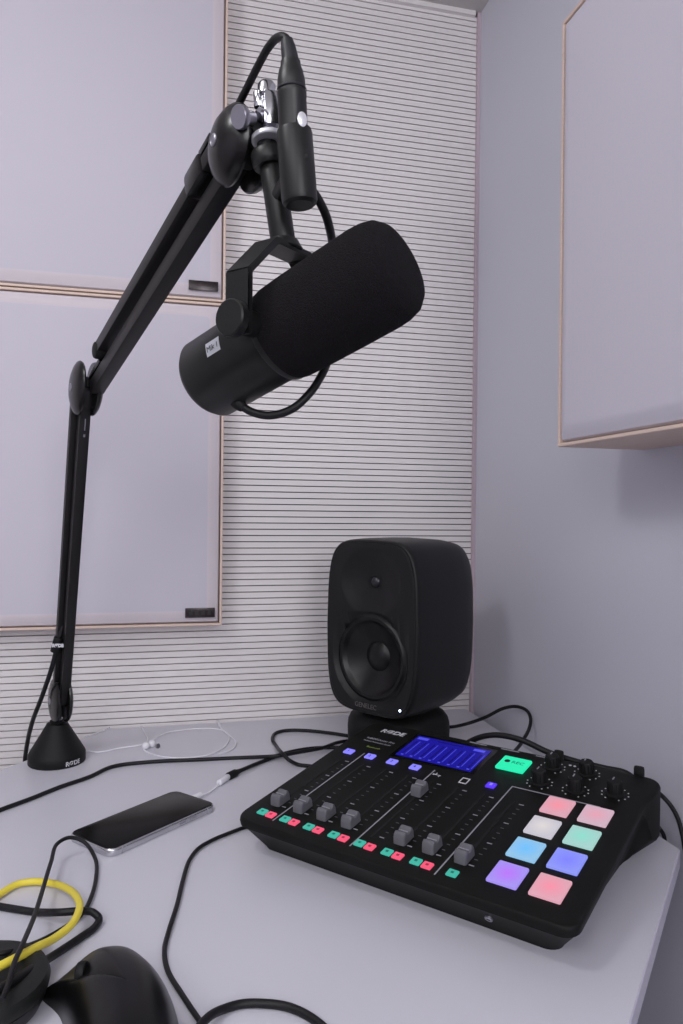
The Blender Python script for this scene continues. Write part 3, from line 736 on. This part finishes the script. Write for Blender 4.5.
for x in (-60, 60): add_box(bm, V(x, -35.85, 4), (.0012, .0004, .0065))
obj('antenna_band', bm, M['grey_print'], rim, world_space=False, smooth=False)
# adaptor: white plug, thin white lead, white socket
ad = thing('phone_audio_adaptor', 'short white phone adaptor lead plugged into the smartphone', 'adaptor', Zp(205, 795, 0))
tp = ph.matrix_basis @ V(75.8, 6, 4.2); dirx = Vector((math.cos(math.atan2(ex.y, ex.x)), math.sin(math.atan2(ex.y, ex.x)), 0))
obj('plug', rod(tp, tp + dirx * .014, .0034, .0006), M['white_plastic'], ad)
a_end = Zp(219, 783, 4); a_e2 = Zp(227.5, 777, 4)
obj('lead', tube([tp + dirx * .013, tp + dirx * .022 + V(0, 0, -1.5), Zp(216, 787, 2.4), a_end], .0011), M['white_plastic'], ad)
obj('socket', rod(a_end, a_e2 + (a_e2 - a_end).normalized() * .001, .0038, .0006), M['white_plastic'], ad)
jc = thing('audio_jack_cable', 'black audio cable whose jack plugs into the white phone adaptor', 'cable', Zp(235, 772, 0))
j1 = Zp(242.5, 769.5, 4)
jd_ = (j1 - a_e2).normalized()
obj('jack_plug', lathe([(r * MM, h * MM) for r, h in ((0, 0), (4.6, 0), (5.2, 1), (5.2, 15), (3.6, 19), (2.6, 28), (0, 28))], a_e2 + jd_ * .0012, jd_, 24), M['rubber'], jc)
obj('cable_sheath', tube([a_e2 + jd_ * .026, Zp(256, 764, 3.5), Zp(265, 760.5, 3), Zp(286, 753, 3), Zp(310, 748.5, 3), Zp(332, 747.5, 3), Zp(346, 748, 3), Zp(354, 748, 3)], .0026), M['cable'], jc)

# ------------------------------------------------------------------ earphones with white lead
ep = thing('wired_earphones', 'white earphone lead coiled in two loose loops near the boom arm base', 'earphones', Zp(150, 746, 0))
obj('lead', tube([Zp(86, 751, 1.2), Zp(100, 752, 1.2), Zp(120, 748, 1.2), Zp(140, 745, 1.6), Zp(150, 742, 3.4), Zp(160, 735, 2.6), Zp(175, 731, 1.2), Zp(200, 728.5, 1.2), Zp(220, 729.5, 1.2), Zp(229, 736, 1.2), Zp(223, 748, 1.2), Zp(205, 755.5, 1.2), Zp(180, 758, 1.2), Zp(155, 755, 1.2), Zp(143, 748, 1.2), Zp(147, 742, 4.2), Zp(145, 733, 1.4), Zp(135, 722, 1.3), Zp(122, 722.5, 1.3), Zp(102, 731, 1.3), Zp(84, 737, 1.2)], .0011, 8), M['white_plastic'], ep)
obj('lead', tube([Zp(219, 724, 1.2), Zp(222, 729, 3.2), Zp(230, 736, 1.4), Zp(236, 743, 1.2), Zp(231, 750, 1.2), Zp(218, 754, 1.2)], .0011, 8), M['white_plastic'], ep)
for a, b_ in (((146, 746), (0, 0)), ((152, 744), (4, 1))):
    c = Zp(a[0], a[1], 4.5)
    obj('earbud', lathe([(r * MM, h * MM) for r, h in ((0, -3), (4.5, -2.4), (5.6, 0), (5.6, 2), (4.6, 4), (2.4, 5.4), (0, 5.6))], c, (-.3, -.6, .8), 20), M['white_plastic'], ep)
obj('earbud_mesh', lathe([(r * MM, h * MM) for r, h in ((0, 0), (3.4, 0), (3.4, 3), (0, 3))], Zp(157, 746, 5), (.6, -.6, .2), 16), M['satin'], ep)
obj('plug', rod(Zp(217.5, 721, 2.4), Zp(220, 726, 2.2), .0017, .0004), M['white_plastic'], ep)

# ------------------------------------------------------------------ loose cables on the table
def cable(name, label, pts, r, m_=M['cable'], cat='cable', group=None):
    P0 = Vector(pts[0])
    bm = tube(pts, r)
    t_ = bpy.data.objects.new
    c = Vector((sum(p.x for p in map(Vector, pts)) / len(pts), sum(p.y for p in map(Vector, pts)) / len(pts), 0))
    bmesh.ops.translate(bm, vec=-c, verts=bm.verts)
    o = obj(name, bm, m_); o.location = c
    return tag(o, label, cat, group or ('loose black cables on the table' if name == 'black_cable' else None))
r3 = 2.6
cable('black_cable', 'long thin black cable running across the table behind the smartphone',
      [Zp(-30, 822, r3), Zp(0, 810, r3), Zp(30, 799, r3), Zp(60, 787, r3), Zp(89, 777, r3), Zp(113, 766.5, r3), Zp(148, 762, r3), Zp(200, 759.5, r3), Zp(245, 757.5, r3), Zp(276, 756, 8.6), Zp(300, 752, 9), Zp(322, 748, 8.5), Zp(336, 743, 5), Zp(347, 741, 3), Zp(356, 741, 3)], .0026)
cable('black_cable', 'black cable bent in a tight loop left of the loudspeaker base',
      [Zp(355, 737, 3), Zp(346, 735.5, 3), Zp(330, 733, 3), Zp(305, 730.5, 3), Zp(286, 730.5, 3), Zp(276, 733, 3), Zp(272.5, 739, 3), Zp(277, 747, 3), Zp(283, 754, 15), Zp(289, 760, 10), Zp(298, 764.5, 3), Zp(309, 766, 3), Zp(318, 767, 3)], .0026)
cable('black_cable', 'black cable curving from the mixer front corner down to the bottom of the table',
      [Zp(262, 826, 3), Zp(247, 827, r3), Zp(228, 833.5, r3), Zp(212.6, 840, r3), Zp(199, 848, r3), Zp(189.5, 860, r3), Zp(183, 880, r3), Zp(177, 905, r3), Zp(168.5, 932, r3), Zp(164.5, 950, r3), Zp(167.5, 970, r3), Zp(183.6, 997, r3), Zp(203, 1026, r3), Zp(225, 1060, r3)], .0020)
cable('black_cable', 'black cable arching along the bottom edge of the photo right of the mouse',
      [Zp(188, 1045, 3), Zp(200, 1026, 8), Zp(210, 1016, 8), Zp(224, 1009, 4), Zp(242, 1004, 3), Zp(262, 1003.5, 3), Zp(284, 1006, 3), Zp(303, 1013, 3), Zp(322, 1026, 3), Zp(345, 1050, 3)], .0030)
cable('thin_black_cable', 'thin black cable rising in a tall narrow loop beside the smartphone corner',
      [Zp(-12, 956, 28), Zp(8, 952, 27), Zp(30, 945, 16), Zp(50, 936, 4), Zp(70, 924, 3), Zp(82, 914, 3), Zp(90, 900, 3), Zp(96, 878, 3), Zp(95, 858, 5), Zp(84, 842, 14), Zp(70, 837.5, 20), Zp(58, 843, 20), Zp(51, 862, 20), Zp(42, 892, 22), Zp(34, 917, 30), Zp(24, 941, 38), Zp(14, 964, 38), Zp(8, 985, 35), Zp(2, 1000, 33)], .0019)
cable('thick_black_cable', 'thicker black cable bent in a hairpin right of the yellow cable loop',
      [Zp(-20, 903, 3), Zp(0, 906.5, 3), Zp(18, 909.5, 3), Zp(35, 912, 3), Zp(60, 912.3, 9), Zp(82, 911, 9), Zp(93, 912.5, 9), Zp(99, 918.5, 5), Zp(95, 927, 3.5), Zp(80, 938, 3.5), Zp(62, 950, 4), Zp(48, 959, 8), Zp(30, 970, 26), Zp(5, 986, 31), Zp(-20, 1000, 31)], .0031)
cable('yellow_cable', 'bright yellow cable curled in a wide loop at the left edge',
      [Zp(-40, 975, 32), Zp(-18, 974, 32), Zp(0, 966, 32), Zp(18, 957, 31), Zp(37, 947, 27), Zp(55, 938, 20), Zp(72, 924, 18), Zp(79.5, 908, 18), Zp(76, 896, 14), Zp(66, 888, 8), Zp(53, 883.5, 5), Zp(35, 881.5, 4), Zp(18, 884, 4), Zp(3, 892, 4), Zp(-12, 904, 4)], .0031, M['yellow'])
# behind the mixer
def L2W(u, v, z): return mx_.matrix_basis @ V(u, v, z)
cable('black_cable', 'black cable lying along the back of the mixer below the smooth wall',
      [L2W(60, 312, 4), L2W(90, 300, 30), L2W(125, 286, 66), L2W(160, 279, 83), L2W(195, 276, 85), L2W(230, 275, 77), L2W(262, 275, 73), L2W(292, 275, 72), L2W(318, 276, 70), L2W(334, 278, 52), L2W(340, 279, 28), L2W(338, 279, 4)], .0034)
cable('black_cable', 'black cable looping up behind the mixer beside the loudspeaker',
      [Zp(436, 727, 3), Zp(450, 727, 3), W(462, 725, 1175), W(474, 721.5, 1170), W(487, 716.5, 1160), W(503, 708.5, 1150), W(516, 706.5, 1140), W(526, 710, 1125), W(530.5, 718, 1105), W(529, 729, 1085), W(522, 742, 1070), L2W(158, 285, 30), L2W(150, 283, 3.5)], .0026)
cable('black_cable', 'black cable hanging in an arc off the table corner right of the mixer',
      [L2W(332, 270.5, 58), L2W(340, 273, 60), Xp(661, 795, -20), Xp(671, 806, -12), Xp(678, 819, -7), Xp(682, 833, -5), Xp(685, 850, -5), Xp(690, 880, -5), Xp(697, 960, -5)], .0024)
cable('black_cable', 'short black cable dropping between the table corner and the smooth wall',
      [L2W(340, 270, 26), L2W(346, 273, 22), Xp(660, 829, -11), Xp(664, 836, -6), Xp(666, 841, -5) + V(0, 2, -4), Xp(666, 843, -5) + V(0, 5, -22)], .0022)

# ------------------------------------------------------------------ headphones cup and mouse
hc = V(-668, -677, 0)
hp = thing('headphones', 'black round headphone ear cup lying under the cables at the left edge', 'headphones', hc)
obj('ear_cup', lathe([(r * MM, h * MM) for r, h in ((0, 0), (36, 0), (42, 2), (45, 8), (45, 12), (40, 13), (0, 13))], hc, (0, 0, 1), 64), M['black'], hp)
obj('ear_cushion', lathe([(r * MM, h * MM) for r, h in ((0, 12), (40, 12), (47, 14), (48, 19), (46, 24), (40, 27.5), (33, 28), (27, 25.5), (24, 21), (0, 20))], hc, (0, 0, 1), 64), M['cushion'], hp)

mo_c = Zp(118, 1045, 0)
mo = thing('computer_mouse', 'glossy black sculpted computer mouse at the bottom edge of the table', 'mouse', Vector((mo_c.x, mo_c.y, 0)))
base_px = [(42, 1000), (62, 989), (90, 977), (122, 976), (152, 996), (174, 1028), (184, 1070), (178, 1130), (150, 1175), (112, 1185), (88, 1160), (76, 1110), (69, 1060), (60, 1018)]
base = crom([Zp(x, y, 0) for x, y in base_px] + [Zp(*base_px[0], 0)], 6)[:-1]
ridge = Zp(128, 1052, 0)
rings = []
NS = 14
for s in range(NS + 1):
    a = s / NS * PI / 2; z = 46 * math.sin(a)
    # the waist near the table is slightly pulled in, the lip at the tip stays
    ring = []
    for p in base:
        wt = math.exp(-((p - base[0]).length / .020) ** 2)
        c = ridge.lerp(p, max(math.cos(a) ** (.75 + 1.5 * wt), .02))
        ring.append(Vector((c.x, c.y, z * MM * (1 if s else 0) + (.0 if s else 0))))
    rings.append(ring)
obj('shell', loft(rings), M['mouse'], mo, angle=1.2)
wl = Zp(81, 972, 28)
obj('scroll_wheel', lathe(cyl_prof(.0070, .007, .0020), wl - V(2.5, 0, 0) , (1, -.3, .1), 28), M['rubber'], mo)
